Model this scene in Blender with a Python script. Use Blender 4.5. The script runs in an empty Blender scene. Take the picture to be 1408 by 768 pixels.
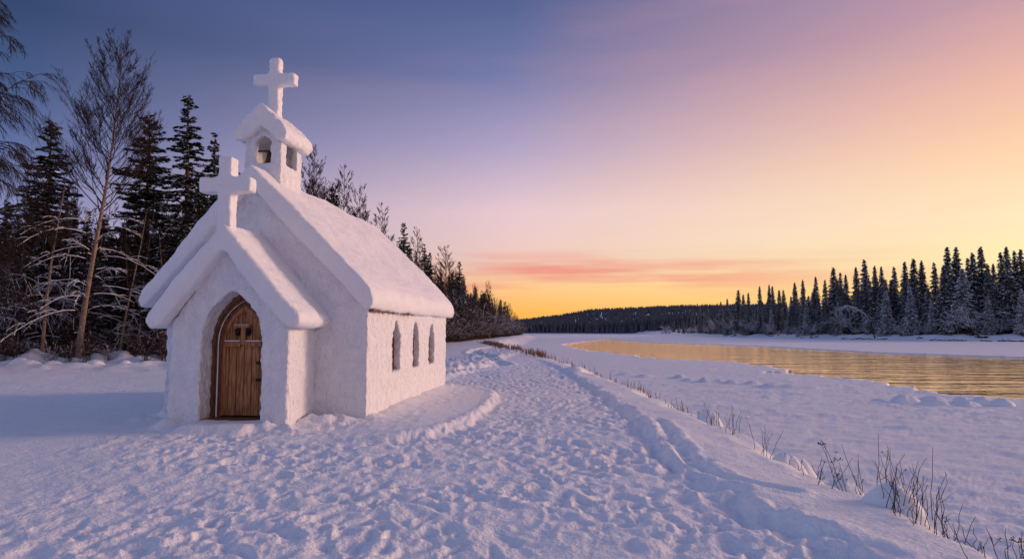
import bpy, bmesh, math, random
import numpy as np
from mathutils import Vector, Matrix
R = math.radians
random.seed(7)
rng = np.random.default_rng(7)
scn = bpy.context.scene
col = scn.collection

# ------------------------------------------------------------------ camera
F, CX, CY, EYE, PITCH = 900.0, 704.0, 384.0, 1.6, math.atan(71 / 900.0)
cam_d = bpy.data.cameras.new('camera')
cam_d.sensor_width = 36; cam_d.lens = 36 * F / 1408; cam_d.clip_end = 20000; cam_d.clip_start = .05
cam = bpy.data.objects.new('camera', cam_d); col.objects.link(cam)
cam.location = (0, 0, EYE); cam.rotation_euler = (R(90) + PITCH, 0, 0)
scn.camera = cam


def at(px, py, Y):
    """the point at distance Y north of the viewer that stands at a place in the photograph"""
    dx, dy = (px - CX) / F, (CY - py) / F
    v = Vector((dx, math.cos(PITCH) - dy * math.sin(PITCH), math.sin(PITCH) + dy * math.cos(PITCH)))
    t = Y / v.y
    return Vector((v.x * t, Y, EYE + v.z * t))


# ------------------------------------------------------------------ numpy noise
_perm = rng.permutation(256).astype(np.int64)
_perm = np.concatenate([_perm, _perm, _perm])
_ga = rng.random(256) * 2 * np.pi
_gx, _gy = np.cos(_ga), np.sin(_ga)


def perlin(x, y):
    xi = np.floor(x).astype(np.int64); yi = np.floor(y).astype(np.int64)
    xf, yf = x - xi, y - yi
    u = xf * xf * xf * (xf * (xf * 6 - 15) + 10); v = yf * yf * yf * (yf * (yf * 6 - 15) + 10)

    def g(ix, iy, fx, fy):
        h = _perm[_perm[ix & 255] + (iy & 255)]
        return _gx[h] * fx + _gy[h] * fy
    a = g(xi, yi, xf, yf); b = g(xi + 1, yi, xf - 1, yf)
    c = g(xi, yi + 1, xf, yf - 1); d = g(xi + 1, yi + 1, xf - 1, yf - 1)
    return ((a + (b - a) * u) * (1 - v) + (c + (d - c) * u) * v) * 1.5


def fbm(x, y, s, o=3, gain=.5):
    r = 0; a = 1.0; f = 1.0 / s
    for i in range(o):
        r = r + a * perlin(x * f + 17.3 * i, y * f - 9.1 * i); a *= gain; f *= 2.03
    return r


_jx, _jy = rng.random(256), rng.random(256)


def worley(x, y):
    xi = np.floor(x).astype(np.int64); yi = np.floor(y).astype(np.int64)
    best = np.full(np.shape(x), 9.0)
    for ox in (-1, 0, 1):
        for oy in (-1, 0, 1):
            h = _perm[_perm[(xi + ox) & 255] + ((yi + oy) & 255)]
            d = (xi + ox + _jx[h] - x) ** 2 + (yi + oy + _jy[h] - y) ** 2
            best = np.minimum(best, d)
    return np.sqrt(best)


def sm(a, b, x):
    t = np.clip((x - a) / (b - a), 0, 1)
    return t * t * (3 - 2 * t)


def poly_dist(X, Y, pts, closed=False):
    d = np.full(np.shape(X), 1e9)
    P = list(pts) + ([pts[0]] if closed else [])
    for (ax, ay), (bx, by) in zip(P[:-1], P[1:]):
        vx, vy = bx - ax, by - ay
        t = np.clip(((X - ax) * vx + (Y - ay) * vy) / (vx * vx + vy * vy + 1e-9), 0, 1)
        d = np.minimum(d, np.hypot(X - ax - t * vx, Y - ay - t * vy))
    return d


def poly_sdf(X, Y, pts):
    """negative inside"""
    ins = np.zeros(np.shape(X), bool)
    n = len(pts)
    for i in range(n):
        (ax, ay), (bx, by) = pts[i], pts[(i + 1) % n]
        c = (ay > Y) != (by > Y)
        xx = (bx - ax) * (Y - ay) / ((by - ay) if abs(by - ay) > 1e-9 else 1e-9) + ax
        ins ^= c & (X < xx)
    d = poly_dist(X, Y, pts, True)
    return np.where(ins, -d, d)


# ------------------------------------------------------------------ ground plan
CH = (-2.666, 12.101); CA = R(6.32)          # near right corner of the chapel and its turn
ICE = -1.25
EDGE = [(2.46, 4.79), (2.36, 5.12), (2.32, 5.7), (2.02, 6.29), (1.94, 7.56), (1.96, 8.91), (2.09, 10.86), (2.23, 13.93), (2.2, 20.83), (1.87, 30.3), (.78, 44), (-.6, 60)]
CREST = [(3.4, -80), (3.35, 4.5), (3.3, 6.6), (3.42, 8.9), (3.4, 13), (3.35, 19.5), (2.95, 27.3), (1.75, 43.9), (-.9, 60), (-3, 110), (-1, 170), (6, 300), (6, 340), (-200, 430), (-900, 500)]
SHORE = [(160, -100), (158, 60), (150, 150), (143.8, 184), (131, 199), (123, 225), (113, 258), (106, 323), (108, 400), (112, 516), (100, 600)]
WATER = [(10.5, 143.6), (11.2, 99.5), (14.3, 79.6), (14.9, 68.9), (18.3, 64.7), (21.2, 60.7), (20.4, 51.8), (20.5, 48.9), (17.6, 45.5), (19.4, 42.5), (20.8, 37.6), (19.6, 31.7), (20.1, 29.2), (21.4, 27.7), (25.9, 23.7), (30, 0), (34, -80),
         (90, -80), (80, 0), (66, 60), (55.9, 72), (49, 89), (47.8, 123), (41.8, 148), (35, 162), (34.9, 178), (34.8, 235), (22, 190)]
APRON = [(-3.3, 10.5), (-2.5, 9.85), (-1.96, 9.95), (-1.38, 10.35), (-.96, 11.2), (-.62, 12.8), (-.38, 15.4), (-.46, 17.4), (-.95, 18.7), (-1.9, 19.1), (-3.5, 19.5), (-4, 12)]
GROOVE = [(2.69, 12.2), (2.45, 10.12), (2.28, 8.65), (2.26, 7.96), (2.38, 7.37), (2.57, 7.03), (2.81, 6.83)]
TRACK = [(-2.9, 24.5), (-1.73, 29.1), (-.4, 32), (-1.56, 39.3), (-2.89, 48.4), (-3.15, 58), (-1.75, 70)]
MOUNDS = [(10.16, 39.9, .4, .18), (10.19, 37.9, .45, .13), (10.8, 37.1, .35, .2), (11.7, 37.1, .4, .12), (12.0, 36, .45, .15), (13, 35.6, .4, .16), (13.2, 33.7, .4, .15), (14, 33.3, .5, .1), (15, 33, .5, .08), (8.2, 41, .5, .14), (7.4, 43, .6, .12)]


def to_uv(X, Y):
    dx, dy = X - CH[0], Y - CH[1]
    c, s = math.cos(CA), math.sin(CA)
    return dx * c - dy * s, dx * s + dy * c


def ground(X, Y, detail=True):
    X = np.asarray(X, float); Y = np.asarray(Y, float)
    e = np.array(EDGE); xe = np.interp(Y, e[:, 1], e[:, 0]); xe = np.where(Y < 4.79, 2.46 + (4.79 - Y) * .15, xe)
    c = np.array(CREST); xc = np.interp(Y, c[:, 1], c[:, 0])
    s = np.array(SHORE); xs = np.interp(Y, s[:, 1], s[:, 0])
    dist = np.hypot(X, Y)
    near = np.clip(1.2 - dist / 90, 0, 1)
    base = .03 * fbm(X, Y, 7.0, 2) + .02 * fbm(X + 50, Y, 2.3, 2)
    xw = X + .16 * fbm(X, Y, .9, 3)
    # trodden snow
    pm = sm(.32, .06, xw - xe) * (1 - sm(30, 38, Y + 2.5 * fbm(X, Y, 3.0, 2)))
    left = sm(-2.8, -7.0, X + 1.3 * fbm(X, Y, 3.0, 3))
    behind = sm(19, 23, Y) * sm(-2.0, -4.5, X)
    lum = pm * .58 * (1 - .74 * left) * (1 - .85 * behind)
    qx, qy = X + .09 * fbm(X, Y, .5, 2), Y + .12 * fbm(X + 9, Y + 4, .5, 2)
    w1 = worley(qx / .21, qy / .27); w2 = worley(qx / .13 + 40, qy / .15 + 11); w3 = worley(qx / .42 + 5, qy / .6 + 3)
    big = .8 * np.exp(-((X - xe + .12) / .35) ** 2) + .22
    pits = -.052 * sm(.62, .08, w1) - .020 * sm(.55, .1, w2) - .075 * big * sm(.5, .2, w3)
    ridg = .06 * (np.abs(fbm(qx, qy, .7, 2)) - .3) + .016 * fbm(qx, qy, .2, 2) + .012 * fbm(qx, qy, .07, 3)
    var = .95 + 1.0 * fbm(X, Y, 1.6, 2)
    z = base + pm * -.035 + lum * (pits + ridg) * np.clip(var, .35, 1.3)
    z = z + (1 - pm) * (.012 * fbm(X, Y * 1.0, .8, 2) + .003 * fbm(X, Y, .13, 2))
    z = z + left * pm * .012 * fbm(X * .5, Y, .5, 3)
    # sunk track along the edge of the path and the snow thrown up beside it
    ed = poly_dist(X + .07 * fbm(X, Y, .45, 2), Y, EDGE)
    z = z - .045 * sm(.16, .05, ed) * sm(34, 20, Y) * np.clip(.75 + .8 * fbm(X, Y, .5, 2), .1, 1.3)
    z = z + (.05 * fbm(X, Y, .3, 3) - .03 * sm(.5, .15, worley(X / .3, Y / .42))) * np.exp(-((ed - .1) / .3) ** 2) * sm(40, 20, Y)
    dr = xw - xe
    bank = sm(.12, .42, dr)
    z = z + bank * (.02 + .03 * fbm(X, Y, 1.3, 2) - .09 * np.clip(dr - .3, 0, 1.3)) * sm(60, 30, Y)
    gd = poly_dist(X + .05 * fbm(X, Y, .3, 2), Y, GROOVE)
    z = z - .07 * sm(.13, .03, gd) + .02 * np.exp(-((gd - .2) / .06) ** 2)
    z = z - .08 * np.exp(-(((X - 2.45) / .1) ** 2 + ((Y - 8.45) / .17) ** 2))
    td = poly_dist(X + .15 * fbm(X, Y, 1.0, 2), Y, TRACK)
    z = z - .13 * sm(.5, .15, td) + .05 * np.exp(-((td - .6) / .2) ** 2)
    # snow ledge along the chapel's river side
    ap = poly_sdf(X + .07 * fbm(X, Y, .3, 3), Y + .06 * fbm(X + 7, Y, .22, 3), APRON)
    a = sm(.12, -.12, ap) * sm(-3.0, -1.5, X + .3 * (Y - 12) * (Y > 12))
    u, v = to_uv(X, Y)
    z = z * (1 - .85 * a) + a * (.06 + .03 * np.exp(-(ap / .18) ** 2) + .03 * fbm(X, Y, .16, 3) * np.exp(-(ap / .3) ** 2))
    z = z - a * .022 * sm(.5, .15, worley(u / .28, v / .4)) * np.exp(-((u - .75) / .3) ** 2)
    # snow banked against the walls
    du = np.maximum(np.maximum(-4.1 - u, u - .02), 0); dv = np.maximum(np.maximum(-.02 - v, v - 6.95), 0)
    d1 = np.hypot(du, dv)
    du2 = np.maximum(np.maximum(-3.15 - u, u + .98), 0); dv2 = np.maximum(-1.12 - v, 0)
    d2 = np.hypot(du2, dv2)
    dd = np.minimum(d1, d2)
    door = sm(-2.75, -2.5, u) * sm(-1.3, -1.5, u) * sm(.3, .1, v + .5) * sm(-2.0, -1.55, v)
    heap = (.11 + .14 * np.clip(fbm(X, Y, .5, 3), -.6, 1)) * np.exp(-(dd / .28) ** 2)
    corner = .16 * np.exp(-(((u + .62) / .42) ** 2 + ((v + .3) / .3) ** 2))
    z = z + heap * (1 - door) * np.where(ap < .1, .35, 1.) + corner * (1 + .4 * fbm(X, Y, .2, 2))
    z = z * (1 - door) + door * (.085 + .012 * fbm(X, Y, .3, 2))
    # forest floor to the left
    fl = sm(-9, -15, X) * sm(24, 31, Y)
    z = z + fl * (.25 + .22 * np.clip(fbm(X, Y, 1.7, 3), -.5, 1)) * sm(400, 200, Y)
    z = z + .28 * np.exp(-((Y - 30.2 + .05 * X) / 1.1) ** 2) * sm(-10.5, -12.5, X) * (.6 + fbm(X, Y, 1.1, 2))
    # the drop to the frozen river
    d = X - xc + .3 * fbm(X, Y, 1.5, 3)
    ice = ICE + .03 * fbm(X, Y, 5, 2) + near * (.05 * np.clip(fbm(X * .5 + .2 * Y, Y, 2.2, 3), 0, 1) + .03 * fbm(X * .7, Y, .5, 3) * (1 + sm(0, .5, fbm(X, Y, 3.5, 2))) + -.02 * np.abs(fbm(X + .3 * Y, Y * 2.2 - X * .6, .3, 2)) * sm(-.1, .4, fbm(X + 3, Y, 4.5, 2)))
    for mx, my, mr, mh in MOUNDS:
        ice = ice + 1.5 * mh * np.exp(-(((X - mx) / mr) ** 2 + ((Y - my) / (mr * .8)) ** 2))
    ice = ice + .09 * near * np.clip(fbm(X * .35 + .1 * Y, Y * 1.1, 1.5, 3) - .15, 0, 1)
    wide = 1.9 + np.clip(Y - 60, 0, 100) * .04
    drop = sm(0, 1, d / wide)
    z = z * (1 - drop) + ice * drop + .12 * np.exp(-((d - .75) / .4) ** 2) * fbm(X, Y, .6, 2)
    # open water
    wx, wy = X + .7 * fbm(X, Y, 4, 3) + .25 * fbm(X, Y, .8, 2), Y + 1.0 * fbm(X + 30, Y, 5, 2)
    ws = poly_sdf(wx, wy, WATER)
    hole = sm(.12, -.25, ws)
    z = z - hole * 1.1
    z = z + .05 * np.exp(-((ws - .35) / .5) ** 2) * sm(-.1, .3, fbm(X, Y, 2.0, 2))
    # far bank
    es = X - xs + 2.5 * fbm(X, Y, 14, 2)
    z = z + sm(0, 9, es) * (1.7 + .4 * fbm(X, Y, 5, 2)) + sm(8, 70, es) * 3
    # end of the reach and the hills
    z = z + sm(552, 575, Y) * 2.0
    q = X / np.maximum(Y, 1)
    hh = np.interp(q, [-.4, 0.0, .05, .13, .28, .5, 1.0], [10, 17, 26, 38, 47, 50, 40])
    z = z + sm(640, 1500, Y) * hh
    z = z - sm(1900, 4500, dist) * 60
    return z


def gz(x, y):
    return float(ground(np.array([float(x)]), np.array([float(y)]))[0])


# ------------------------------------------------------------------ materials
def srgb(r, g, b):
    f = lambda c: (c / 255 / 12.92) if c / 255 <= .04045 else ((c / 255 + .055) / 1.055) ** 2.4
    return (f(r), f(g), f(b), 1)


class NT:
    def __init__(s, tree): s.t = tree

    def n(s, typ, **kw):
        nd = s.t.nodes.new(typ)
        for k, v in kw.items():
            if k.startswith('i_'):
                nd.inputs[int(k[2:]) if k[2:].isdigit() else k[2:].replace('_', ' ')].default_value = v
            else:
                setattr(nd, k, v)
        return nd

    def l(s, a, b): s.t.links.new(a, b)


def mat(name, base, rough=.6, c2=None, nscale=5, bumps=(), stretch=(1, 1, 1), spec=.3, metal=0, sss=0, detail=4):
    m = bpy.data.materials.new(name); m.use_nodes = True
    t = NT(m.node_tree); b = m.node_tree.nodes['Principled BSDF']
    b.inputs['Roughness'].default_value = rough; b.inputs['Metallic'].default_value = metal
    b.inputs['Specular IOR Level'].default_value = spec
    if sss:
        b.inputs['Subsurface Weight'].default_value = sss
        b.inputs['Subsurface Radius'].default_value = (.06, .07, .09); b.inputs['Subsurface Scale'].default_value = .6
    tc = t.n('ShaderNodeTexCoord'); mp = t.n('ShaderNodeMapping'); mp.inputs['Scale'].default_value = stretch
    t.l(tc.outputs['Object'], mp.inputs['Vector'])
    if c2:
        nz = t.n('ShaderNodeTexNoise'); nz.inputs['Scale'].default_value = nscale; nz.inputs['Detail'].default_value = detail
        t.l(mp.outputs[0], nz.inputs['Vector'])
        rp = t.n('ShaderNodeValToRGB'); rp.color_ramp.elements[0].position = .35; rp.color_ramp.elements[1].position = .65
        rp.color_ramp.elements[0].color = (*base, 1); rp.color_ramp.elements[1].color = (*c2, 1)
        t.l(nz.outputs['Fac'], rp.inputs[0]); t.l(rp.outputs[0], b.inputs['Base Color'])
    else:
        b.inputs['Base Color'].default_value = (*base, 1)
    prev = None
    for sc, dist, strg in bumps:
        nz = t.n('ShaderNodeTexNoise'); nz.inputs['Scale'].default_value = sc; nz.inputs['Detail'].default_value = 3
        t.l(mp.outputs[0], nz.inputs['Vector'])
        bp = t.n('ShaderNodeBump'); bp.inputs['Distance'].default_value = dist; bp.inputs['Strength'].default_value = strg
        t.l(nz.outputs['Fac'], bp.inputs['Height'])
        if prev: t.l(prev.outputs[0], bp.inputs['Normal'])
        prev = bp
    if prev: t.l(prev.outputs[0], b.inputs['Normal'])
    return m


SNOW = (.84, .85, .88)
M_ground = mat('snow_ground', (.83, .84, .88), .55, (.87, .87, .89), 3, bumps=((8, .03, .7), (28, .02, .8), (90, .008, .8)), spec=.25)
M_wall = mat('packed_snow', (.78, .80, .84), .7, (.86, .87, .89), 6, bumps=((5, .05, .7), (20, .035, 1.), (60, .014, 1.)), stretch=(1, 1, .62), spec=.2)
M_roof = mat('soft_snow', (.84, .85, .88), .6, (.87, .88, .89), 4, bumps=((14, .02, .5), (45, .014, .8), (120, .006, .8)), spec=.25)
M_twigsnow = mat('twig_snow', (.82, .84, .88), .7, spec=.2)
M_needle = mat('needles', (.010, .016, .012), .8, (.028, .036, .024), 2.5, spec=.15)
M_farneedle = mat('far_needles', (.012, .017, .018), .8, (.028, .034, .034), 1.5, spec=.1)
M_bark = mat('bark', (.045, .028, .018), .9, (.13, .075, .045), 9, bumps=((25, .02, .8),), stretch=(1, 1, .3), spec=.1)
M_birch = mat('birch_bark', (.16, .10, .065), .8, (.34, .25, .18), 6, bumps=((30, .01, .6),), stretch=(1, 1, 3), spec=.15)
M_twig = mat('twig', (.030, .020, .018), .85, (.06, .038, .030), 4, spec=.1)
M_brush = mat('brush', (.035, .021, .018), .85, (.075, .043, .034), 4, spec=.1)
M_wood = mat('door_wood', (.20, .075, .026), .55, (.50, .23, .09), 3.2, bumps=((14, .006, .7),), stretch=(9, 9, 1.1), spec=.35, detail=7)
M_wood2 = mat('frame_wood', (.09, .036, .016), .5, (.24, .105, .045), 5, bumps=((18, .006, .7),), stretch=(6, 6, 1.2), spec=.35)
M_iron = mat('iron', (.02, .018, .018), .5, (.045, .03, .025), 30, metal=.7)
M_bronze = mat('bronze', (.06, .03, .018), .5, (.14, .075, .04), 12, metal=.6)
M_rock = mat('rock', (.02, .02, .024), .8, (.05, .048, .052), 4, bumps=((8, .1, .8),), spec=.2)
M_reed = mat('reed', (.20, .095, .045), .85, (.34, .19, .09), 2, spec=.1)
M_weed = mat('weed', (.035, .022, .018), .85, (.08, .05, .035), 10, spec=.1)
M_glass = mat('amber_glass', (.10, .05, .015), .2, (.34, .17, .045), 5, bumps=((12, .01, .6),), spec=.6)

# water
M_water = bpy.data.materials.new('water'); M_water.use_nodes = True
t = NT(M_water.node_tree); b = M_water.node_tree.nodes['Principled BSDF']
b.inputs['Base Color'].default_value = (.012, .014, .02, 1); b.inputs['Roughness'].default_value = .07
b.inputs['IOR'].default_value = 1.9; b.inputs['Specular IOR Level'].default_value = .9
tc = t.n('ShaderNodeTexCoord')
prev = None
for (sx, sy, sc, dist, strg) in ((.2, 1.0, .9, .4, .32), (.28, 1.0, 3.2, .12, .40), (.11, .36, .8, .8, .34), (.12, .5, .35, .5, .3)):
    mp = t.n('ShaderNodeMapping'); mp.inputs['Scale'].default_value = (sx, sy, 1)
    t.l(tc.outputs['Object'], mp.inputs['Vector'])
    nz = t.n('ShaderNodeTexNoise'); nz.inputs['Scale'].default_value = sc; nz.inputs['Detail'].default_value = 3
    t.l(mp.outputs[0], nz.inputs['Vector'])
    bp = t.n('ShaderNodeBump'); bp.inputs['Distance'].default_value = dist; bp.inputs['Strength'].default_value = strg
    t.l(nz.outputs['Fac'], bp.inputs['Height'])
    if prev: t.l(prev.outputs[0], bp.inputs['Normal'])
    prev = bp
t.l(prev.outputs[0], b.inputs['Normal'])
gl = t.n('ShaderNodeBsdfGlossy'); gl.inputs['Color'].default_value = (1, .84, .66, 1); gl.inputs['Roughness'].default_value = .07  # orange glow of the low sky tinted into the reflection colour
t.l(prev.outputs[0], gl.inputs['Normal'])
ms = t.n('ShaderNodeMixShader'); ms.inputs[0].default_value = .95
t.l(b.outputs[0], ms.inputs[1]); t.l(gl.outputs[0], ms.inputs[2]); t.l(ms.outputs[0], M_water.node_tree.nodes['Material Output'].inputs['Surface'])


# ------------------------------------------------------------------ object helpers
def np_mesh(name, verts, quads, mats, mi=None, smooth=False, tris=False):
    me = bpy.data.meshes.new(name)
    k = 3 if tris else 4
    verts = np.asarray(verts, np.float32).reshape(-1, 3); quads = np.asarray(quads, np.int32).reshape(-1, k)
    me.vertices.add(len(verts)); me.vertices.foreach_set('co', verts.ravel())
    me.loops.add(quads.size); me.loops.foreach_set('vertex_index', quads.ravel())
    me.polygons.add(len(quads)); me.polygons.foreach_set('loop_start', np.arange(0, quads.size, k, dtype=np.int32))
    for m in mats: me.materials.append(m)
    if mi is not None: me.polygons.foreach_set('material_index', np.asarray(mi, np.int32))
    me.polygons.foreach_set('use_smooth', np.full(len(quads), smooth))
    me.update(calc_edges=True)
    return me


def link(name, data, parent=None, loc=None):
    o = bpy.data.objects.new(name, data); col.objects.link(o)
    if parent: o.parent = parent
    if loc: o.location = loc
    return o


def tag(o, label=None, cat=None, group=None, kind=None):
    if label: o['label'] = label
    if cat: o['category'] = cat
    if group: o['group'] = group
    if kind: o['kind'] = kind
    return o


def copy_thing(root, loc, rz, sc, label, group=None):
    r = root.copy(); col.objects.link(r); r.location = loc
    r.rotation_euler = (0, 0, rz); r.scale = sc if isinstance(sc, tuple) else (sc, sc, sc)
    r['label'] = label
    if group: r['group'] = group
    for ch in list(root.children):
        c = ch.copy(); col.objects.link(c); c.parent = r
    return r


class Tubes:
    def __init__(s): s.v = []; s.q = []; s.m = []; s.n = 0

    def add(s, pts, rad, k=4, m=0):
        P = np.asarray(pts, float); n = len(P); rad = np.broadcast_to(np.asarray(rad, float), (n,))
        T = np.gradient(P, axis=0); T /= np.linalg.norm(T, axis=1)[:, None] + 1e-9
        ref = np.array([0, 0, 1.]) if abs(T[:, 2]).mean() < .8 else np.array([1., 0, 0])
        A = np.cross(T, ref); A /= np.linalg.norm(A, axis=1)[:, None] + 1e-9
        B = np.cross(T, A)
        an = np.arange(k) * 2 * np.pi / k
        V = P[:, None, :] + rad[:, None, None] * (np.cos(an)[None, :, None] * A[:, None, :] + np.sin(an)[None, :, None] * B[:, None, :])
        s.v.append(V.reshape(-1, 3))
        i = np.arange(n - 1)[:, None] * k; j = np.arange(k)[None, :]; j2 = (j + 1) % k
        Q = np.stack([i + j, i + j2, i + k + j2, i + k + j], -1).reshape(-1, 4) + s.n
        s.q.append(Q); s.m.append(np.full(len(Q), m)); s.n += n * k

    def quads(s, C, D, W, L, Wd, m):
        """flat leaf quads: centre C, long axis D, side axis W, half sizes L, Wd"""
        C, D, W = map(np.asarray, (C, D, W)); L = np.asarray(L)[:, None]; Wd = np.asarray(Wd)[:, None]
        V = np.stack([C - D * L, C + W * Wd, C + D * L, C - W * Wd], 1).reshape(-1, 3)
        Q = np.arange(len(C) * 4).reshape(-1, 4) + s.n
        s.v.append(V); s.q.append(Q); s.m.append(np.broadcast_to(m, (len(Q),))); s.n += len(V)

    def mesh(s, name, mats, smooth=True):
        return np_mesh(name, np.concatenate(s.v), np.concatenate(s.q), mats, np.concatenate(s.m), smooth)


def unit(v):
    return v / (np.linalg.norm(v, axis=-1, keepdims=True) + 1e-9)


# ------------------------------------------------------------------ ground sheet
fine = np.linspace(R(-45), R(45), 1080)
rest = np.linspace(R(45), R(315), 110)[1:-1]
ang = np.concatenate([fine, rest]); ang = np.sort(ang)
rad = [1.0]
while rad[-1] < 6000:
    r_ = rad[-1]
    k = .03 if r_ < 3.2 else (.0062 if r_ < 14 else (.0095 if r_ < 70 else (.016 if r_ < 300 else .035)))
    rad.append(r_ * (1 + k))
rad = np.array(rad)
A2, R2 = np.meshgrid(ang, rad)
GX, GY = R2 * np.sin(A2), R2 * np.cos(A2)
GZ = ground(GX, GY)
nr, na = GX.shape
V = np.stack([GX, GY, GZ], -1).reshape(-1, 3)
i = np.arange(nr - 1)[:, None] * na; j = np.arange(na)[None, :]; j2 = (j + 1) % na
Q = np.stack([i + j, i + na + j, i + na + j2, i + j2], -1).reshape(-1, 4)
cv = len(V); V = np.concatenate([V, [[0, 0, -.05]]])
# close the middle with thin quads round the centre point
jj = np.arange(0, na - 1, 2)
Qc = np.stack([np.full(len(jj), cv), jj, jj + 1, np.minimum(jj + 2, na - 1)], -1)
V = V.astype(np.float32)
me = np_mesh('snow_ground', V, np.concatenate([Q, Qc]), [M_ground], smooth=True)
tag(link('snow_ground', me), 'snow covered ground, trodden path and frozen river ice', kind='structure')

wv = np.array([(-900, -900, 0), (900, -900, 0), (900, 545, 0), (-900, 545, 0)], float)
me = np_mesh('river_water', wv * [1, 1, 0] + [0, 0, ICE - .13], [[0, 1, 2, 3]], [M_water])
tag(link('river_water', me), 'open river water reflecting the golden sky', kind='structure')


# ------------------------------------------------------------------ chapel
chapel = link('snow_chapel', None, loc=(CH[0], CH[1], 0)); chapel.rotation_euler = (0, 0, -CA)
tag(chapel, 'small white chapel built of packed snow with arched wooden door, bell tower and two crosses', 'chapel')

tx1 = bpy.data.textures.new('lumps', 'CLOUDS'); tx1.noise_scale = .55; tx1.noise_depth = 2
tx2 = bpy.data.textures.new('grain', 'CLOUDS'); tx2.noise_scale = .085; tx2.noise_depth = 3
tx3 = bpy.data.textures.new('swell', 'CLOUDS'); tx3.noise_scale = 1.3; tx3.noise_depth = 1
tx4 = bpy.data.textures.new('crust', 'CLOUDS'); tx4.noise_scale = .16; tx4.noise_depth = 2


def soften(o, voxel, it, disp):
    m = o.modifiers.new('fuse', 'REMESH'); m.mode = 'VOXEL'; m.voxel_size = voxel; m.use_smooth_shade = True
    if it:
        s = o.modifiers.new('soften', 'SMOOTH'); s.factor = .5; s.iterations = it
    for tx, st in disp:
        d = o.modifiers.new('rough', 'DISPLACE'); d.texture = tx; d.strength = st; d.mid_level = .5; d.texture_coords = 'LOCAL'


def arch(c, w, z0, zs, za, n=10):
    h = za - zs; r = (w * w + h * h) / (2 * w)
    aend = math.atan2(h, r - w)
    P = [(c + w, z0)]
    for k in range(n + 1):
        a = aend * k / n; P.append((c + w - r + r * math.cos(a), zs + r * math.sin(a)))
    L = [(2 * c - x, z) for x, z in P[:-1]]
    return P + L[::-1]


def hoop(c, wo, zao, wi, zai, z0, zs, n=14):
    """an arch shaped band, open at the bottom"""
    return arch(c, wo, z0, zs, zao, n) + arch(c, wi, z0, zs, zai, n)[::-1]


def slab(bm, outer, holes, axis, a, b):
    """a panel with holes: 2-D loops, given thickness from a to b along the axis"""
    def P(p, w): return (p[0], w, p[1]) if axis == 'v' else ((w, p[0], p[1]) if axis == 'u' else (p[0], p[1], w))
    es = []
    nv = []
    for loop in [outer] + holes:
        vs = [bm.verts.new(P(p, a)) for p in loop]; nv += vs
        for k in range(len(vs)): es.append(bm.edges.new((vs[k], vs[(k + 1) % len(vs)])))
    r = bmesh.ops.triangle_fill(bm, use_beauty=True, use_dissolve=False, edges=es)
    fs = [g for g in r['geom'] if isinstance(g, bmesh.types.BMFace)]
    ex = bmesh.ops.extrude_face_region(bm, geom=fs)
    mv = [g for g in ex['geom'] if isinstance(g, bmesh.types.BMVert)]
    d = Vector(P((0, 0), b)) - Vector(P((0, 0), a))
    bmesh.ops.translate(bm, verts=mv, vec=d)


def box(bm, x0, x1, y0, y1, z0, z1):
    slab(bm, [(x0, y0), (x1, y0), (x1, y1), (x0, y1)], [], 'z', z0, z1)


def finish(name, bm, m, parent, bevel=0):
    bmesh.ops.recalc_face_normals(bm, faces=bm.faces)
    me = bpy.data.meshes.new(name); bm.to_mesh(me); bm.free(); me.materials.append(m)
    o = link(name, me, parent)
    if bevel:
        bv = o.modifiers.new('bevel', 'BEVEL'); bv.width = bevel; bv.segments = 2; bv.limit_method = 'ANGLE'
    return o


RX, RZ = -2.3, 4.8
gable = [(-3.95, -.4), (0, -.4), (0, 2.06), (RX, RZ - .33), (-3.95, 2.72)]
WIN = [1.9, 3.54, 5.14]
bm = bmesh.new()
slab(bm, gable, [], 'v', 0, .35); slab(bm, gable, [], 'v', 6.55, 6.9)
holes = [arch(c, .29, .76, 1.35, 1.83, 6) for c in WIN]
slab(bm, [(.0, -.4), (6.9, -.4), (6.9, 2.06), (.0, 2.06)], holes, 'u', -.4, 0)
box(bm, -3.95, -3.6, 0, 6.9, -.4, 2.72)
o = finish('wall', bm, M_wall, chapel)
soften(o, .032, 2, ((tx1, .05), (tx4, .045), (tx2, .05)))

bm = bmesh.new()
slab(bm, [(RX, RZ), (-.05, 2.60), (.13, 2.38), (.19, 2.17), (.12, 1.98), (-.02, 1.97), (RX, RZ - .46), (-4.28, 2.1), (-4.42, 2.02), (-4.5, 2.18), (-4.42, 2.42)], [], 'v', -.17, 7.4)
o = finish('roof', bm, M_roof, chapel)
soften(o, .04, 18, ((tx3, .11), (tx1, .05), (tx4, .02), (tx2, .022)))

bm = bmesh.new()
box(bm, -.02, .10, .02, .28, 1.965, 2.0)
for k in range(9): box(bm, .0, .115 + .01 * math.sin(k * 3), .3 + .3 * k + .05 * math.sin(k * 5), .3 + .3 * k + .2, 1.962, 1.985)
finish('eave_board', bm, M_wood2, chapel)

# windows
for c in WIN:
    bm = bmesh.new()
    slab(bm, arch(c, .33, .72, 1.35, 1.88, 8), [arch(c, .235, .80, 1.33, 1.74, 8)], 'u', -.19, -.13)
    box(bm, -.185, -.14, c - .015, c + .015, .75, 1.8)
    for zz in (1.0, 1.25, 1.5): box(bm, -.183, -.142, c - .28, c + .28, zz, zz + .02)
    wf = finish('window', bm, M_wood2, chapel)
    bm = bmesh.new()
    slab(bm, arch(c, .31, .74, 1.35, 1.85, 8), [], 'u', -.2, -.165)
    finish('pane', bm, M_glass, wf)

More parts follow.
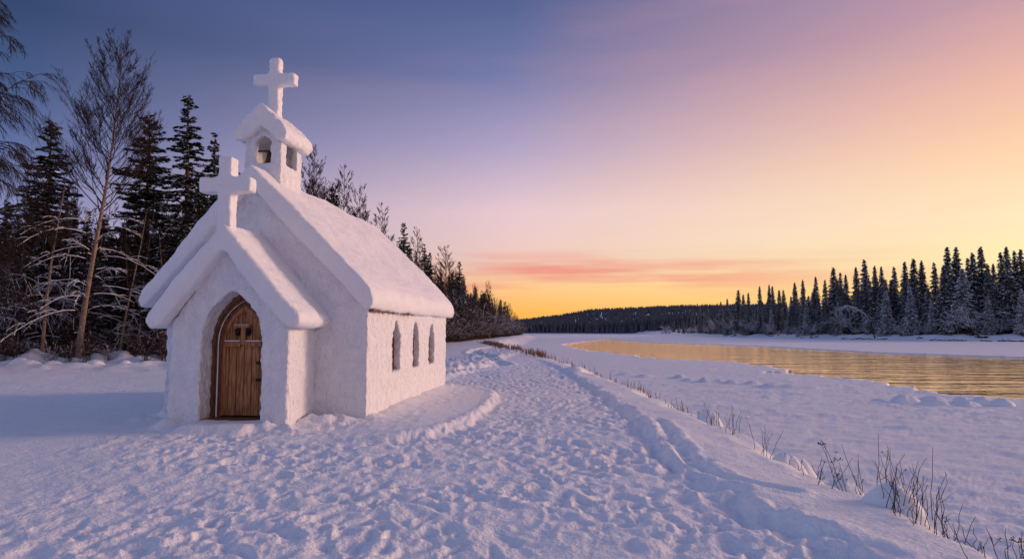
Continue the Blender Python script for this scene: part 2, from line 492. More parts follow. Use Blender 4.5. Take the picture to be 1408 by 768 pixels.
# porch
DC = -2.03
pg = [(-3.13, -.4), (-1.0, -.4), (-1.0, 1.74), (-2.12, 3.1), (-3.13, 1.74)]
bm = bmesh.new()
slab(bm, pg, [arch(DC, .55, -.2, 1.4, 2.3)], 'v', -1.1, -.7)
box(bm, -1.35, -1.0, -1.1, .1, -.4, 1.74); box(bm, -3.13, -2.8, -1.1, .1, -.4, 1.74)
o = finish('porch_wall', bm, M_wall, chapel)
soften(o, .03, 3, ((tx1, .05), (tx4, .045), (tx2, .045)))
bm = bmesh.new()
slab(bm, [(-2.12, 3.46), (-.92, 2.08), (-.74, 1.9), (-.7, 1.76), (-.79, 1.65), (-.98, 1.66), (-2.12, 2.98), (-3.22, 1.66), (-3.4, 1.63), (-3.5, 1.78), (-3.4, 1.98)], [], 'v', -1.34, .12)
o = finish('porch_roof', bm, M_roof, chapel)
soften(o, .034, 22, ((tx3, .09), (tx1, .05), (tx4, .025), (tx2, .026)))

# doorway and door
bm = bmesh.new()
slab(bm, hoop(DC, .66, 2.38, .50, 2.20, .02, 1.4), [], 'v', -.735, -.63)
slab(bm, hoop(DC, .53, 2.24, .445, 2.12, .02, 1.4), [], 'v', -.695, -.60)
slab(bm, hoop(DC, .47, 2.15, .395, 2.05, .02, 1.4), [], 'v', -.660, -.585)
df = finish('door_frame', bm, M_wood2, chapel, .006)
bm = bmesh.new()
prev = [(DC + s * x, z) for s, x, z in ()]
A_ = arch(DC, .455, .10, 1.4, 2.13, 14); n = len(A_)
for (x0, z0), (x1, z1) in zip(A_[n // 2:-1], A_[n // 2 + 1:]):
    pass
tb = Tubes()
tb.add([(x, -.70, z) for x, z in A_[len(A_) // 2:]], [.003 + .004 * (k % 3 == 0) + .007 * (k / (len(A_) // 2)) for k in range(len(A_[len(A_) // 2:]))], 6)
bm.free()
link('snow_line', tb.mesh('snow_line', [M_twigsnow]), df)

bm = bmesh.new()
W, npl = .425, 6
pz = lambda x: (lambda w, h: 1.4 + math.sqrt(max(0, ((w * w + h * h) / (2 * w)) ** 2 - (abs(x) - w + (w * w + h * h) / (2 * w)) ** 2)))(.43, .72)
edges_ = np.linspace(-W, W, npl + 1)
for a, b2 in zip(edges_[:-1], edges_[1:]):
    a2, b3 = a + .0065, b2 - .0065
    xs_ = np.linspace(a2, b3, 4)
    dv = random.uniform(-.004, .004)
    slab(bm, [(DC + a2, .12), (DC + b3, .12)] + [(DC + x, pz(x)) for x in xs_[::-1]], [], 'v', -.632 + dv, -.59)
door = finish('door', bm, M_wood, chapel, .004)
door['label'] = 'arched plank door with small wooden cross'
bm = bmesh.new()
slab(bm, arch(DC, .42, .13, 1.4, 2.09, 14), [], 'v', -.588, -.56)
finish('door_backing', bm, M_iron, door)
bm = bmesh.new()
# inner curved strip on the left like a rail, the cross with its capped head and the cross bar
slab(bm, hoop(DC, .40, 2.06, .34, 1.96, .12, 1.4), [], 'v', -.652, -.634)
finish('door_rail', bm, M_wood, door, .003)
DX = DC - .01
bm = bmesh.new()
box(bm, DX - .045, DX + .045, -.69, -.637, 1.36, 1.68)
box(bm, DX - .16, DX + .13, -.715, -.637, 1.66, 1.71)
box(bm, DX - .34, DX - .05, -.69, -.637, 1.33, 1.42)
box(bm, DX + .05, DX + .34, -.69, -.637, 1.33, 1.42)
dc_ = finish('door_cross', bm, M_wood, door, .006)
bm = bmesh.new()
for x0, x1 in ((DX - .335, DX - .055), (DX + .055, DX + .335)): box(bm, x0, x1, -.70, -.63, 1.423, 1.438)
box(bm, DX - .15, DX + .12, -.72, -.64, 1.712, 1.720)
o = finish('cross_snow', bm, M_twigsnow, dc_, .003)
for s in (-1, 1):
    tb = Tubes()
    c0 = DX + s * .085 - .01
    tb.add([(c0 + .045 * math.cos(a) * s, -.665, 1.585 + .055 * math.sin(a)) for a in np.linspace(-2.2, 2.2, 12)], .024, 6)
    tb.add([(c0 - .02 * s, -.655, 1.62), (c0 + .03 * s, -.675, 1.57)], [.03, .035], 6)
    link('handle', tb.mesh('handle', [M_iron]), door)
for zz in (.72, 1.02):
    bm = bmesh.new(); box(bm, DC + .235, DC + .33, -.668, -.636, zz, zz + .05); finish('hinge', bm, M_iron, door, .008)
bm = bmesh.new(); box(bm, DC - .56, DC + .56, -1.0, -.55, -.1, .095)
o = finish('doorstep', bm, M_wood2, chapel, .01)

# crosses
def cross(name, cx, cy, z0, z1, hw, za, zb, th, parent):
    bm = bmesh.new()
    box(bm, cx - th, cx + th, cy - th, cy + th, z0, z1)
    box(bm, cx - hw, cx + hw, cy - th, cy + th, za, zb)
    o = finish(name, bm, M_roof, parent)
    soften(o, .02, 22, ((tx4, .04), (tx2, .03)))
    return o


cross('porch_cross', -2.14, -1.16, 3.2, 4.60, .475, 3.98, 4.24, .122, chapel)

# bell tower
TU0, TU1, TV0, TV1 = -2.74, -1.98, .45, 1.40
TC = (TU0 + TU1) / 2; TM = (TV0 + TV1) / 2
bm = bmesh.new()
tg = [(TU0, 3.6), (TU1, 3.6), (TU1, 5.44), (TC, 5.85), (TU0, 5.44)]
slab(bm, tg, [arch(TC, .16, 4.93, 5.30, 5.50, 8)], 'v', TV0, TV0 + .13)
slab(bm, tg, [], 'v', TV1 - .13, TV1)
slab(bm, [(TV0, 3.6), (TV1, 3.6), (TV1, 5.44), (TV0, 5.44)], [arch(TM, .24, 4.93, 5.30, 5.52, 8)], 'u', TU1 - .13, TU1)
box(bm, TU0, TU0 + .13, TV0, TV1, 3.6, 5.34)
box(bm, TU0, TU1, TV0, TV1, 4.3, 4.9)
tower = finish('bell_tower', bm, M_wall, chapel)
soften(tower, .022, 3, ((tx4, .05), (tx2, .04)))
bm = bmesh.new()
slab(bm, [(TC, 6.12), (TC + .36, 5.82), (TC + .53, 5.62), (TC + .58, 5.48), (TC + .5, 5.36), (TC + .34, 5.38), (TC, 5.68), (TC - .34, 5.38), (TC - .5, 5.36), (TC - .58, 5.48), (TC - .53, 5.62), (TC - .36, 5.82)], [], 'v', TV0 - .17, TV1 + .15)
o = finish('tower_roof', bm, M_roof, tower)
soften(o, .024, 16, ((tx1, .06), (tx4, .05), (tx2, .025)))
cross('tower_cross', TC - .02, TM + .02, 5.85, 7.27, .45, 6.68, 6.93, .112, tower)
bm = bmesh.new()
prof = [(.0, 5.24), (.035, 5.235), (.06, 5.2), (.075, 5.12), (.09, 5.05), (.115, 5.0), (.12, 4.985), (.1, 4.985), (.06, 5.08), (0, 5.15)]
rings = [[bm.verts.new((TC + r * math.cos(a), TV0 + .3 + r * math.sin(a), z)) for a in np.arange(18) * 2 * np.pi / 18] for r, z in prof]
for r0, r1 in zip(rings[:-1], rings[1:]):
    for k in range(18): bm.faces.new((r0[k], r0[(k + 1) % 18], r1[(k + 1) % 18], r1[k]))
bell = finish('bell', bm, M_bronze, tower)
for p in bell.data.polygons: p.use_smooth = True
tb = Tubes(); tb.add([(TU0 + .08, TV0 + .3, 5.26), (TU1 - .08, TV0 + .3, 5.26)], .022, 6)
link('bell_beam', tb.mesh('bell_beam', [M_wood2]), tower)


# ------------------------------------------------------------------ trees
def spruce_meshes(seed, H=14., Rm=2.3, dens=1.0, snow=.25, z0=.12, pw=.85, leaf=.11, far=False, droop=.35, big_snow=0):
    g = np.random.default_rng(seed)
    tr = Tubes()
    zz = np.linspace(0, 1, 9)
    bend = np.stack([.12 * np.sin(zz * 3 + seed), .1 * np.sin(zz * 2.2 + 2 * seed), zz * H], -1)
    tr.add(bend, .016 * H * (1 - zz) ** .8 + .012, 8 if not far else 5)
    cr = Tubes()
    nw = int(H / (.40 if not far else .33))
    C, D, W, L, Wd, M = [], [], [], [], [], []
    for k in range(nw):
        tt = z0 + (1 - z0) * (k + g.random() * .6) / nw
        if tt > .992: continue
        z = tt * H
        prof = Rm * ((1 - tt) / (1 - z0)) ** pw * (1 if tt > z0 + .12 else .55 + .45 * (tt - z0) / .12)
        nb = int(g.integers(6, 10)) if tt < .85 else (5 if not far else 7)
        a0 = g.random() * 6.28
        for b in range(nb):
            a = a0 + 6.283 * b / nb + g.normal() * .25
            z = tt * H + g.normal() * (.13 if not far else .2)
            ln = prof * g.uniform(.5, 1.25) + .12
            el = .25 - droop * (1 - tt) * 1.6 + g.normal() * .1 - (.25 if far else 0)
            if tt > .9: el = .7 if not far else -.1
            n = max(4 if not far else 7, int((ln * 52 if not far else ln * 22) * dens))
            s = np.sort(g.random(n)) ** .75
            hd = np.array([math.cos(a), math.sin(a), 0]); sd = np.array([-math.sin(a), math.cos(a), 0])
            axis = hd[None] * (s * ln)[:, None]
            axis[:, 2] = z + ln * (el * s - .32 * s * s + (.14 * s ** 4))
            axis[:, :2] += [.12 * math.sin(tt * 3 + seed), .1 * math.sin(tt * 2.2 + 2 * seed)]
            if not far and n > 6:
                tr.add(axis[[0, n // 2, n - 1]], [.028 * ln / 2 + .006, .012, .005], 3)
            wv = (.30 * ln * (1 - s) ** .7 * np.sqrt(s + .05) + .05) * (1.3 if far else .95)
            lat = g.uniform(-1, 1, n)
            c = axis + sd[None] * (lat * wv)[:, None]; c[:, 2] -= np.abs(lat) * wv * .35 + g.random(n) * .10
            d = unit(hd[None] * 1.0 + sd[None] * (lat * .9)[:, None] + g.normal(size=(n, 3)) * .35 + [0, 0, -.25])
            w = unit(np.cross(d, g.normal(size=(n, 3)) * .6 + [0, 0, 1]))
            sz = leaf * g.uniform(.6, 1.6, n) * (.8 if not far else 1.9)
            C.append(c); D.append(d); W.append(w); L.append(sz * 1.35); Wd.append(sz * .45); M.append(np.zeros(n, int))
            ms = g.random(n) < snow * (1.25 - tt * (.9 if not far else .55))
            if ms.any():
                k2 = int(ms.sum())
                c2 = c[ms] + [0, 0, .035 if not far else .1]
                d2 = unit(d[ms] * [1, 1, .6]); w2 = unit(np.cross(d2, [0, 0, 1]) + g.normal(size=(k2, 3)) * (.45 if not far else .9))
                f = g.uniform(.5, 1.2, k2) * (1 + big_snow)
                C.append(c2); D.append(d2); W.append(w2); L.append(sz[ms] * f); Wd.append(sz[ms] * .55 * f); M.append(np.ones(k2, int))
    cr.quads(np.concatenate(C), np.concatenate(D), np.concatenate(W), np.concatenate(L), np.concatenate(Wd), np.concatenate(M))
    return tr.mesh('trunk', [M_bark]), cr.mesh('crown', [M_farneedle if far else M_needle, M_twigsnow], smooth=False)


def bare_meshes(seed, H=14., spread=.30, lean=(0, 0), droop=0., twig=1.0, rmin=.006, low=.22, snow_low=.0, bark=None, nbr=46, up=.9, sub=7, tr_r=.012):
    """a bare birch: trunk, crown of branches and twigs, snow lying on its lower branches"""
    g = np.random.default_rng(seed)
    tr, cr, sn = Tubes(), Tubes(), Tubes()
    zz = np.linspace(0, 1, 14)
    tx = lean[0] * zz + .012 * H * np.sin(zz * 5 + seed); ty = lean[1] * zz + .01 * H * np.sin(zz * 4 + seed * 2)
    T = np.stack([tx, ty, zz * H], -1)
    tr.add(T, tr_r * H * (1 - zz) ** 1.15 + .012, 9)

    def shoot(p, d, ln, r, lvl, snowy):
        n = 5 if lvl < 2 else 3
        s = np.linspace(0, 1, n + 1)
        d = unit(np.array(d))
        side = unit(np.cross(d, [0, 0, 1.]) + 1e-6)
        cur = g.normal() * .10
        P = p + d * (s * ln)[:, None] + side * (cur * ln * s * s)[:, None]
        P[:, 2] += ln * ((.16 if droop <= 0 else 0) * s * s * (lvl < 2) - droop * s * s * (1.0 if lvl else .5) - (snowy * .5 * s * s))
        P[1:] += g.normal(size=(n, 3)) * ln * .018
        cr.add(P, r * (1 - s * .8) + rmin * .4, 4 if lvl == 0 else 3)
        if snowy > 0:
            Q_ = P + [0, 0, r * .9 + .012]
            sn.add(Q_[1:], (r * .6 + .014) * (1 - s[1:] * .3), 4)
        if lvl >= 3 or ln < .16: return
        m = int((sub + 2 if lvl == 0 else sub - 1 if lvl == 1 else 3) * twig * (ln / (.25 * H) if lvl == 0 else 1) + 1.5)
        for _ in range(m):
            q = g.uniform(.2, 1.0); k = min(int(q * n), n - 1); f = q * n - k
            o = P[k] * (1 - f) + P[k + 1] * f
            dd = unit(unit(P[k + 1] - P[k]) + g.normal(size=3) * .22 + side * g.choice([-1, 1]) * .42 + [0, 0, .25 if droop <= 0 else -.25])
            shoot(o, dd, ln * g.uniform(.35, .62) * (1.2 - .6 * q), max(r * .45, rmin), lvl + 1, snowy * .8)

    def arc(o, a, ln, r, lvl):
        s = np.linspace(0, 1, 8); hd = np.array([math.cos(a), math.sin(a), 0]); sd = np.array([-hd[1], hd[0], 0])
        k1, k2, cu = g.uniform(.15, .6), g.uniform(.35, .8), g.normal() * .15
        P = o + hd * (ln * s)[:, None] + sd * (cu * ln * s * s)[:, None]; P[:, 2] += ln * (k1 * s - k2 * s * s)
        cr.add(P, r * (1.2 - s * .8), 4); sn.add(P[1:] + [0, 0, r * .9 + .004], (r + .0015) * (1.15 - s[1:] * .6), 4)
        if lvl >= 2: return
        for _ in range(5 if lvl == 0 else 3):
            q = g.uniform(.25, .95); k = min(int(q * 7), 6); p = P[k] + (P[k + 1] - P[k]) * (q * 7 - k)
            arc(p, a + g.choice([-1, 1]) * g.uniform(.3, .8), ln * g.uniform(.2, .45) * (1.2 - q), r * .7, lvl + 1)

    for b in range(nbr):
        q = low + (.985 - low) * (b + g.random()) / nbr
        k = min(int(q * 13), 12); f = q * 13 - k
        o = T[k] * (1 - f) + T[k + 1] * f
        a = b * 2.4 + g.normal() * .4
        snowy = snow_low if q < .45 else 0
        upk = up * (.35 + .9 * q) if not snowy else .25
        ln = H * spread * (1.1 - q) ** .62 * g.uniform(.6, 1.15) * (.55 + min(1, (q - low) * 3) * .45 if not snowy else .8)
        if snowy:
            if g.random() < .1: continue
            arc(o, a, ln * g.uniform(.7, 1.2), .0011 * H, 0)
            continue
        shoot(o, (math.cos(a), math.sin(a), upk), ln, max(.0028 * H * (1.1 - q) * 1.0, rmin * 1.6), 0 if not snowy else 1, snowy)
    return (tr.mesh('trunk', [bark or M_birch]), cr.mesh('crown', [M_twig]), sn.mesh('branch_snow', [M_twigsnow]) if sn.v else None)


def brush_meshes(seed, H=4., n=26, snow=.5, spread=.5, rmin=.008, m=None):
    """a bush of thin stems, twigs arching outwards, half of them lined with snow"""
    g = np.random.default_rng(seed)
    t = Tubes(); sn = Tubes()
    for i in range(n):
        a = g.random() * 6.28; ln = H * g.uniform(.45, 1.1); out = spread * g.uniform(.2, 1.1)
        s = np.linspace(0, 1, 6)
        base = np.array([g.normal() * H * .07, g.normal() * H * .07, -.1])
        hd = np.array([math.cos(a), math.sin(a), 0])
        P = base + hd * (ln * out * s ** 1.5)[:, None]; P[:, 2] += ln * (s - .30 * out * s * s * 1.6)
        P[1:] += g.normal(size=(5, 3)) * ln * .015
        t.add(P, rmin * (1.8 - s * 1.2), 3)
        snowy = g.random() < snow
        if snowy: sn.add(P[2:] + [0, 0, rmin * 1.7], rmin * 1.9 * (1.2 - s[2:] * .5), 4)
        for _ in range(int(g.integers(5, 10))):
            q = g.uniform(.25, 1); k = min(int(q * 5), 4); o = P[k] + (P[k + 1] - P[k]) * (q * 5 - k)
            d = unit(unit(P[k + 1] - P[k]) + g.normal(size=3) * .5 + hd * .2)
            l2 = ln * g.uniform(.12, .34); s2 = np.linspace(0, 1, 4)
            B = o + d * (l2 * s2)[:, None]; B[:, 2] -= l2 * .35 * s2 ** 2
            t.add(B, rmin * (1 - s2 * .6), 3)
            if g.random() < snow: sn.add(B + [0, 0, rmin * 1.3], rmin * 1.5, 3)
            for _ in range(3):
                q2 = g.uniform(.2, 1); o2 = o + d * l2 * q2 - [0, 0, l2 * .35 * q2 ** 2]
                d2 = unit(d + g.normal(size=3) * .6); l3 = l2 * g.uniform(.25, .5)
                t.add(np.array([o2, o2 + d2 * l3 * .5, o2 + d2 * l3]), rmin * .6, 3)
                if g.random() < snow * .8: sn.add(np.array([o2, o2 + d2 * l3]) + [0, 0, rmin], rmin * 1.1, 3)
    return t.mesh('stems', [m or M_brush]), (sn.mesh('twig_snow', [M_twigsnow]) if sn.v else None)


protos = {}


def thing_from(name, label, cat, group, meshes, names, loc, rz, sc):
    """first use makes the thing with its parts, later uses copy the thing and each part"""
    e = link(name, None, loc=loc); e.rotation_euler = (0, 0, rz); e.scale = (sc, sc, sc) if not isinstance(sc, tuple) else sc
    tag(e, label, cat, group)
    for m, n_ in zip(meshes, names):
        if m: link(n_, m, e)
    return e


def plant(kind, loc, rz, H, label, group=None, wide=1.0):
    meshes, H0, name, cat, names = KINDS[kind]
    s = H / H0; sc = (s * wide, s * wide, s)
    if kind in protos:
        return copy_thing(protos[kind], loc, rz, sc, label, group)
    e = thing_from(name, label, cat, group, meshes, names, loc, rz, sc)
    if not group and 'group' in e: del e['group']
    protos[kind] = e
    return e


TB = ('trunk', 'crown', 'branch_snow')
KINDS = {
    'sp1': (spruce_meshes(1, 15, 2.7, 1.0, .5, z0=.08, big_snow=.15), 15, 'spruce_tree', 'tree', TB),
    'sp2': (spruce_meshes(2, 15, 3.2, 1.0, .6, big_snow=.15, pw=.72, droop=.2, z0=.08), 15, 'spruce_tree', 'tree', TB),
    'sp3': (spruce_meshes(3, 15, 2.2, 1.1, .65, z0=.05, big_snow=.25), 15, 'spruce_tree', 'tree', TB),
    'pine': (spruce_meshes(4, 15, 2.9, .85, .45, z0=.2, pw=.6, droop=.05, leaf=.12), 15, 'pine_tree', 'tree', TB),
    'bi1': (bare_meshes(11, 15, .30, (1.2, 0), snow_low=.55, low=.13, nbr=96, sub=7, tr_r=.0088, up=1.35, rmin=.0045), 15, 'birch_tree', 'tree', TB),
    'bi2': (bare_meshes(12, 12, .25, (.3, 0), snow_low=0, low=.25, nbr=52, sub=7, tr_r=.007, up=1.2, rmin=.0065), 12, 'birch_tree', 'tree', TB),
    'bi3': (bare_meshes(13, 12, .21, (-.2, 0), snow_low=0, low=.2, nbr=54, up=1.5, sub=7, tr_r=.007, rmin=.0065), 12, 'birch_tree', 'tree', TB),
    'weep': (bare_meshes(14, 15, .36, (.5, 0), droop=.42, snow_low=0, low=.2, nbr=60, sub=8, tr_r=.009, rmin=.005), 15, 'weeping_birch', 'tree', TB),
    'slim1': (bare_meshes(15, 9, .20, (.6, 0), snow_low=.6, low=.12, nbr=40, sub=5, tr_r=.0075), 9, 'birch_tree', 'tree', TB),
    'slim2': (bare_meshes(16, 8, .20, (1.1, 0), snow_low=.6, low=.12, nbr=40, sub=5, tr_r=.0075), 8, 'birch_tree', 'tree', TB),
    'brush1': (brush_meshes(21, n=38, snow=.13, rmin=.007), 4, 'frosted_bush', 'bush', ('stems', 'twig_snow')),
    'brush2': (brush_meshes(22, n=38, snow=.2, spread=.7, rmin=.007), 4, 'frosted_bush', 'bush', ('stems', 'twig_snow')),
    'brush3': (brush_meshes(23, n=44, snow=.05, spread=.35, rmin=.007), 4, 'frosted_bush', 'bush', ('stems', 'twig_snow')),
    'fs1': (spruce_meshes(31, 20, 3.3, .6, .8, z0=.03, far=True), 20, 'spruce_tree', 'tree', TB),
    'fs2': (spruce_meshes(32, 20, 2.9, .6, .95, z0=.03, far=True, pw=.8), 20, 'spruce_tree', 'tree', TB),
    'fs3': (spruce_meshes(33, 20, 3.8, .6, .8, z0=.02, far=True, big_snow=.6), 20, 'snowy_spruce', 'tree', TB),
    'fs4': (spruce_meshes(34, 20, 3.1, .5, .7, z0=.06, far=True, pw=.7), 20, 'spruce_tree', 'tree', TB),
    'fbrush1': (brush_meshes(41, H=6, n=30, snow=.4, spread=.6, rmin=.018), 6, 'frosted_bush', 'bush', ('stems', 'twig_snow')),
    'fbrush2': (brush_meshes(42, H=6, n=34, snow=.35, spread=.35, rmin=.018), 6, 'frosted_bush', 'bush', ('stems', 'twig_snow')),
}

# named trees beside and behind the chapel: kind, pixel of the top, distance, label
NAMED = [
    ('sp2', 75, 165, 36, 'broad dark spruce left of the tall bare birch', 1.05),
    ('pine', 207, 158, 38, 'open crowned dark conifer between the tall birch and the tallest spruce', 1.0),
    ('sp1', 262, 128, 36, 'tallest dark spruce just left of the porch cross', 1.05),
    ('sp3', 297, 182, 40, 'narrow spruce half hidden behind the tallest one beside the porch cross', 1.0),
    ('sp3', 457, 258, 48, 'small dark spruce tip showing just above the chapel roof ridge', 1.0),
    ('sp1', 556, 304, 66, 'tall pointed spruce behind the lower end of the chapel roof', .95),
    ('sp3', 584, 335, 84, 'left one of two slim twin spruces behind the chapel eave', .9),
    ('sp1', 592, 345, 82, 'right one of two slim twin spruces behind the chapel eave', .8),
    ('sp1', 632, 358, 100, 'dark spruce standing above the frosted bushes beyond the chapel', 1.05),
    ('bi2', 432, 212, 42, 'bare birch crown right beside the bell tower', 1.1),
    ('bi3', 468, 236, 48, 'bare birch above the middle of the chapel roof ridge', 1.1),
    ('bi2', 492, 262, 56, 'lower bare birch above the chapel roof ridge', .9),
    ('bi3', 520, 286, 60, 'bare birch above the far end of the chapel roof ridge', 1.2),
    ('bi3', 570, 318, 74, 'thin bare birch between the pointed spruce and the twin spruces', 1.1),
    ('bi2', 610, 342, 96, 'bare birch beside the dark spruce beyond the chapel', 1.2),
    ('bi3', 673, 388, 140, 'reddish bare birch sticking out of the far end of the left forest', 1.2),
]
for kind, px, py, Y, lab, wd in NAMED:
    p = at(px, py, Y); z = gz(p.x, Y)
    plant(kind, (p.x, Y, z - .1), random.random() * 6, p.z - z, lab, None, wd)
b0 = at(112, 500, 31.5)
plant('bi1', (b0.x, 31.5, gz(b0.x, 31.5) - .05), 0, 15.1, 'tallest bare birch with pale trunk left of the chapel', None, 1.0)
b0 = at(-95, 500, 25)
plant('weep', (b0.x, 25, gz(b0.x, 25) - .05), 1.0, 15.5, 'weeping birch reaching in at the left edge of the photo', None, 1.0)
b0 = at(57, 500, 31.5)
plant('slim1', (b0.x, 31.5, gz(b0.x, 31.5) - .05), 0, 9.2, 'slim young birch left of the tall pale birch', None)
b0 = at(163, 495, 33)
plant('slim2', (b0.x, 33, gz(b0.x, 33) - .05), 0, 7.6, 'slim leaning birch between the tall pale birch and the chapel porch', None)

for px, Y, H, k_ in ((22, 34, 8.5, 'slim1'), (88, 36, 10, 'slim1'), (150, 37, 9, 'slim2'), (190, 35, 8, 'slim1'), (222, 38, 10.5, 'slim1'), (-15, 33, 10, 'slim2'), (132, 41, 11, 'slim1'), (236, 34, 6.5, 'slim2')):
    q_ = at(px, 470, Y)
    plant(k_, (q_.x, Y, gz(q_.x, Y) - .05), random.random() * 6.28, H, 'thin bare birch standing at the front of the dark left forest', 'thin birches at the front of the left forest', .8)

# the left forest: fill
SIL = [(-400, 150), (-60, 200), (20, 262), (75, 235), (130, 300), (180, 250), (215, 345), (245, 250), (300, 205), (400, 225), (435, 235), (470, 262), (520, 300), (555, 325), (600, 352), (640, 378), (680, 404), (700, 414), (714, 432), (722, 444)]
sx_, sy_ = zip(*SIL)
placed = []


def clear(x, y, d):
    for a, b_ in placed:
        if (a - x) ** 2 + (b_ - y) ** 2 < d * d: return False
    placed.append((x, y)); return True


def edge_x(Y):
    return float(np.interp(Y, [30, 38, 50, 85, 110, 160, 290, 330], [-13.5, -14, -12.8, -9.2, -8.2, -4.5, 4.2, 4]))


def proj(x, y, z):
    c, s = math.cos(PITCH), math.sin(PITCH)
    f = y * c + (z - EYE) * s; u = -y * s + (z - EYE) * c
    return CX + F * x / f, CY - F * u / f


cnt = 0
tries = 0
while cnt < 222 and tries < 30000:
    tries += 1
    Y = random.uniform(34, 60) if cnt < 85 else 50 * (310 / 50) ** random.random()
    dep = (random.random() ** 1.1) * (36 if cnt < 85 else 10 + .05 * Y)
    x = edge_x(Y) - 1.2 - dep
    px, _ = proj(x, Y, 5)
    if px < -130: continue
    ys = float(np.interp(px, sx_, sy_))
    zt = EYE + (455 - ys) / F * Y * 1.02
    if not clear(x, Y, 1.5 + Y * .004): continue
    if px < 300 and Y < 60:
        H = (zt - .3) * random.uniform(.72, 1.0)
    else:
        H = (zt - .3) * random.uniform(.66, .97)
    H = min(H, 15)
    if H < 4: continue
    bare = random.random() < (.22 if px < 320 else .3)
    kind = random.choice(['bi2', 'bi3']) if bare else random.choice(['sp1', 'sp2', 'sp3', 'sp3'])
    lab, grp = (('bare birch among the dark trees of the left forest', 'bare birches filling the left forest') if bare else
                ('dark spruce among the trees filling the left forest', 'spruces filling the left forest'))
    plant(kind, (x, Y, gz(x, Y) - .1), random.random() * 6.28, H, lab, grp, random.uniform(.85, 1.1))
    cnt += 1
for i in range(190):
    if i < 60:
        Y = random.uniform(32.5, 44); x = random.uniform(-34, -12.8)
        H = random.uniform(2.2, 5.6)
        lab, grp = 'snow laden undergrowth bush between the trunks left of the chapel', 'undergrowth bushes left of the chapel'
    else:
        Y = 46 * (310 / 46) ** ((i - 60) / 130); x = edge_x(Y) + random.uniform(-2.2, .8)
        H = random.uniform(2.6, 6.5) * min(1.25, 1 + Y / 900) * (1 if Y < 180 else .9)
        ys = float(np.interp(proj(x, Y, 3)[0], sx_, sy_)); H = min(H, (455 - ys) / F * Y + 1.2)
        lab, grp = 'tangled frosted bush along the forest edge beyond the chapel', 'frosted bushes along the left forest edge'
    plant(random.choice(['brush1', 'brush2', 'brush3']), (x, Y, gz(x, Y) - .05), random.random() * 6.28, H, lab, grp, random.uniform(1, 1.35))

for px, py, H in ((20, 500, .9), (36, 503, .6), (95, 503, .7), (120, 498, 1.1), (150, 500, .8), (182, 498, 1.2), (200, 497, .9), (222, 495, 1.3), (236, 493, 1.0), (5, 500, 1.0), (70, 498, .9)):
    q_ = at(px, py, 30.2 + random.uniform(-.8, 1.2))
    plant(random.choice(['brush2', 'brush3']), (q_.x, q_.y, gz(q_.x, q_.y) - .03), random.random() * 6, H * 1.3, 'low leafless shrub poking through the snow before the left forest', 'low shrubs in the snow before the left forest', 1.2)

# the right bank forest
RT = [(952, 424), (962, 421), (972, 419), (991, 414), (1000, 410), (1015, 398), (1022, 404), (1029, 402), (1044, 393), (1057, 391), (1062, 393), (1071, 398), (1077, 398), (1092, 388), (1104, 384), (1121, 380), (1134, 384),
      (1145, 367), (1155, 374), (1163, 377), (1176, 367), (1188, 356), (1202, 365), (1211, 366), (1229, 366), (1244, 359), (1255, 355), (1266, 358), (1284, 360), (1302, 339), (1314, 339), (1330, 354),
      (1337, 347), (1348, 339), (1358, 362), (1366, 362), (1376, 346), (1384, 339), (1394, 344), (1402, 342), (1412, 338), (1424, 345), (1440, 335), (1460, 342)]
sh_px = [880, 900, 1000, 1100, 1200, 1300, 1408, 1500]; sh_Y = [545, 516, 323, 258, 225, 199, 184, 174]
labR, grpR = 'snow dusted spruce on the far bank across the river', 'spruces along the far right bank'
for i, (px, py) in enumerate(RT):
    Y = float(np.interp(px, sh_px, sh_Y)) + 14 + random.uniform(0, 14)
    p = at(px, py, Y); z = gz(p.x, Y)
    plant(random.choice(['fs1', 'fs1', 'fs2', 'fs4']), (p.x, Y, z - .2), random.random() * 6, p.z - z, labR, grpR, random.uniform(.85, 1.1))
rx_, ry_ = zip(*RT)
for i in range(100):
    px = 925 + 540 * (i + random.random()) / 100
    Y = float(np.interp(px, sh_px, sh_Y)) + random.choice([9, 12, 20, 32, 45]) + random.uniform(0, 6)
    ys = float(np.interp(px, rx_, ry_)) if px > 952 else 428
    top = 455 - (455 - ys) * random.uniform(.45, .84)
    p = at(px, top, Y); z = gz(p.x, Y)
    H = max(p.z - z, 4)
    plant(random.choice(['fs1', 'fs2', 'fs2', 'fs4']), (p.x, Y, z - .2), random.random() * 6, H, labR, grpR, random.uniform(1.1, 1.5))
for px, top, wd, lab in ((1250, 392, 1.0, 'short snow laden spruce at the shore, middle of the far right bank'), (1322, 368, 1.25, 'large snow laden spruce in front of the tallest far bank spruces'),
                         (1218, 398, 1.1, 'snow laden spruce left of the short one at the far shore'), (1404, 395, 1.0, 'snow laden spruce at the right edge of the photo'), (1108, 410, .9, 'snow laden spruce left of the bowed birch on the far bank'),
                         (1152, 415, .9, 'low snow laden spruce just left of the bowed birch on the far bank'), (1280, 412, .9, 'small snow laden spruce between the short one and the large one at the far shore'), (1358, 405, 1.1, 'snow laden spruce right of the large one on the far bank'), (1060, 424, .9, 'snow laden spruce farthest left at the foot of the far bank forest')):
    Y = float(np.interp(px, sh_px, sh_Y)) + 8
    p = at(px, top, Y); z = gz(p.x, Y)
    plant('fs3', (p.x, Y, z - .2), random.random() * 6, p.z - z, lab, None, wd)
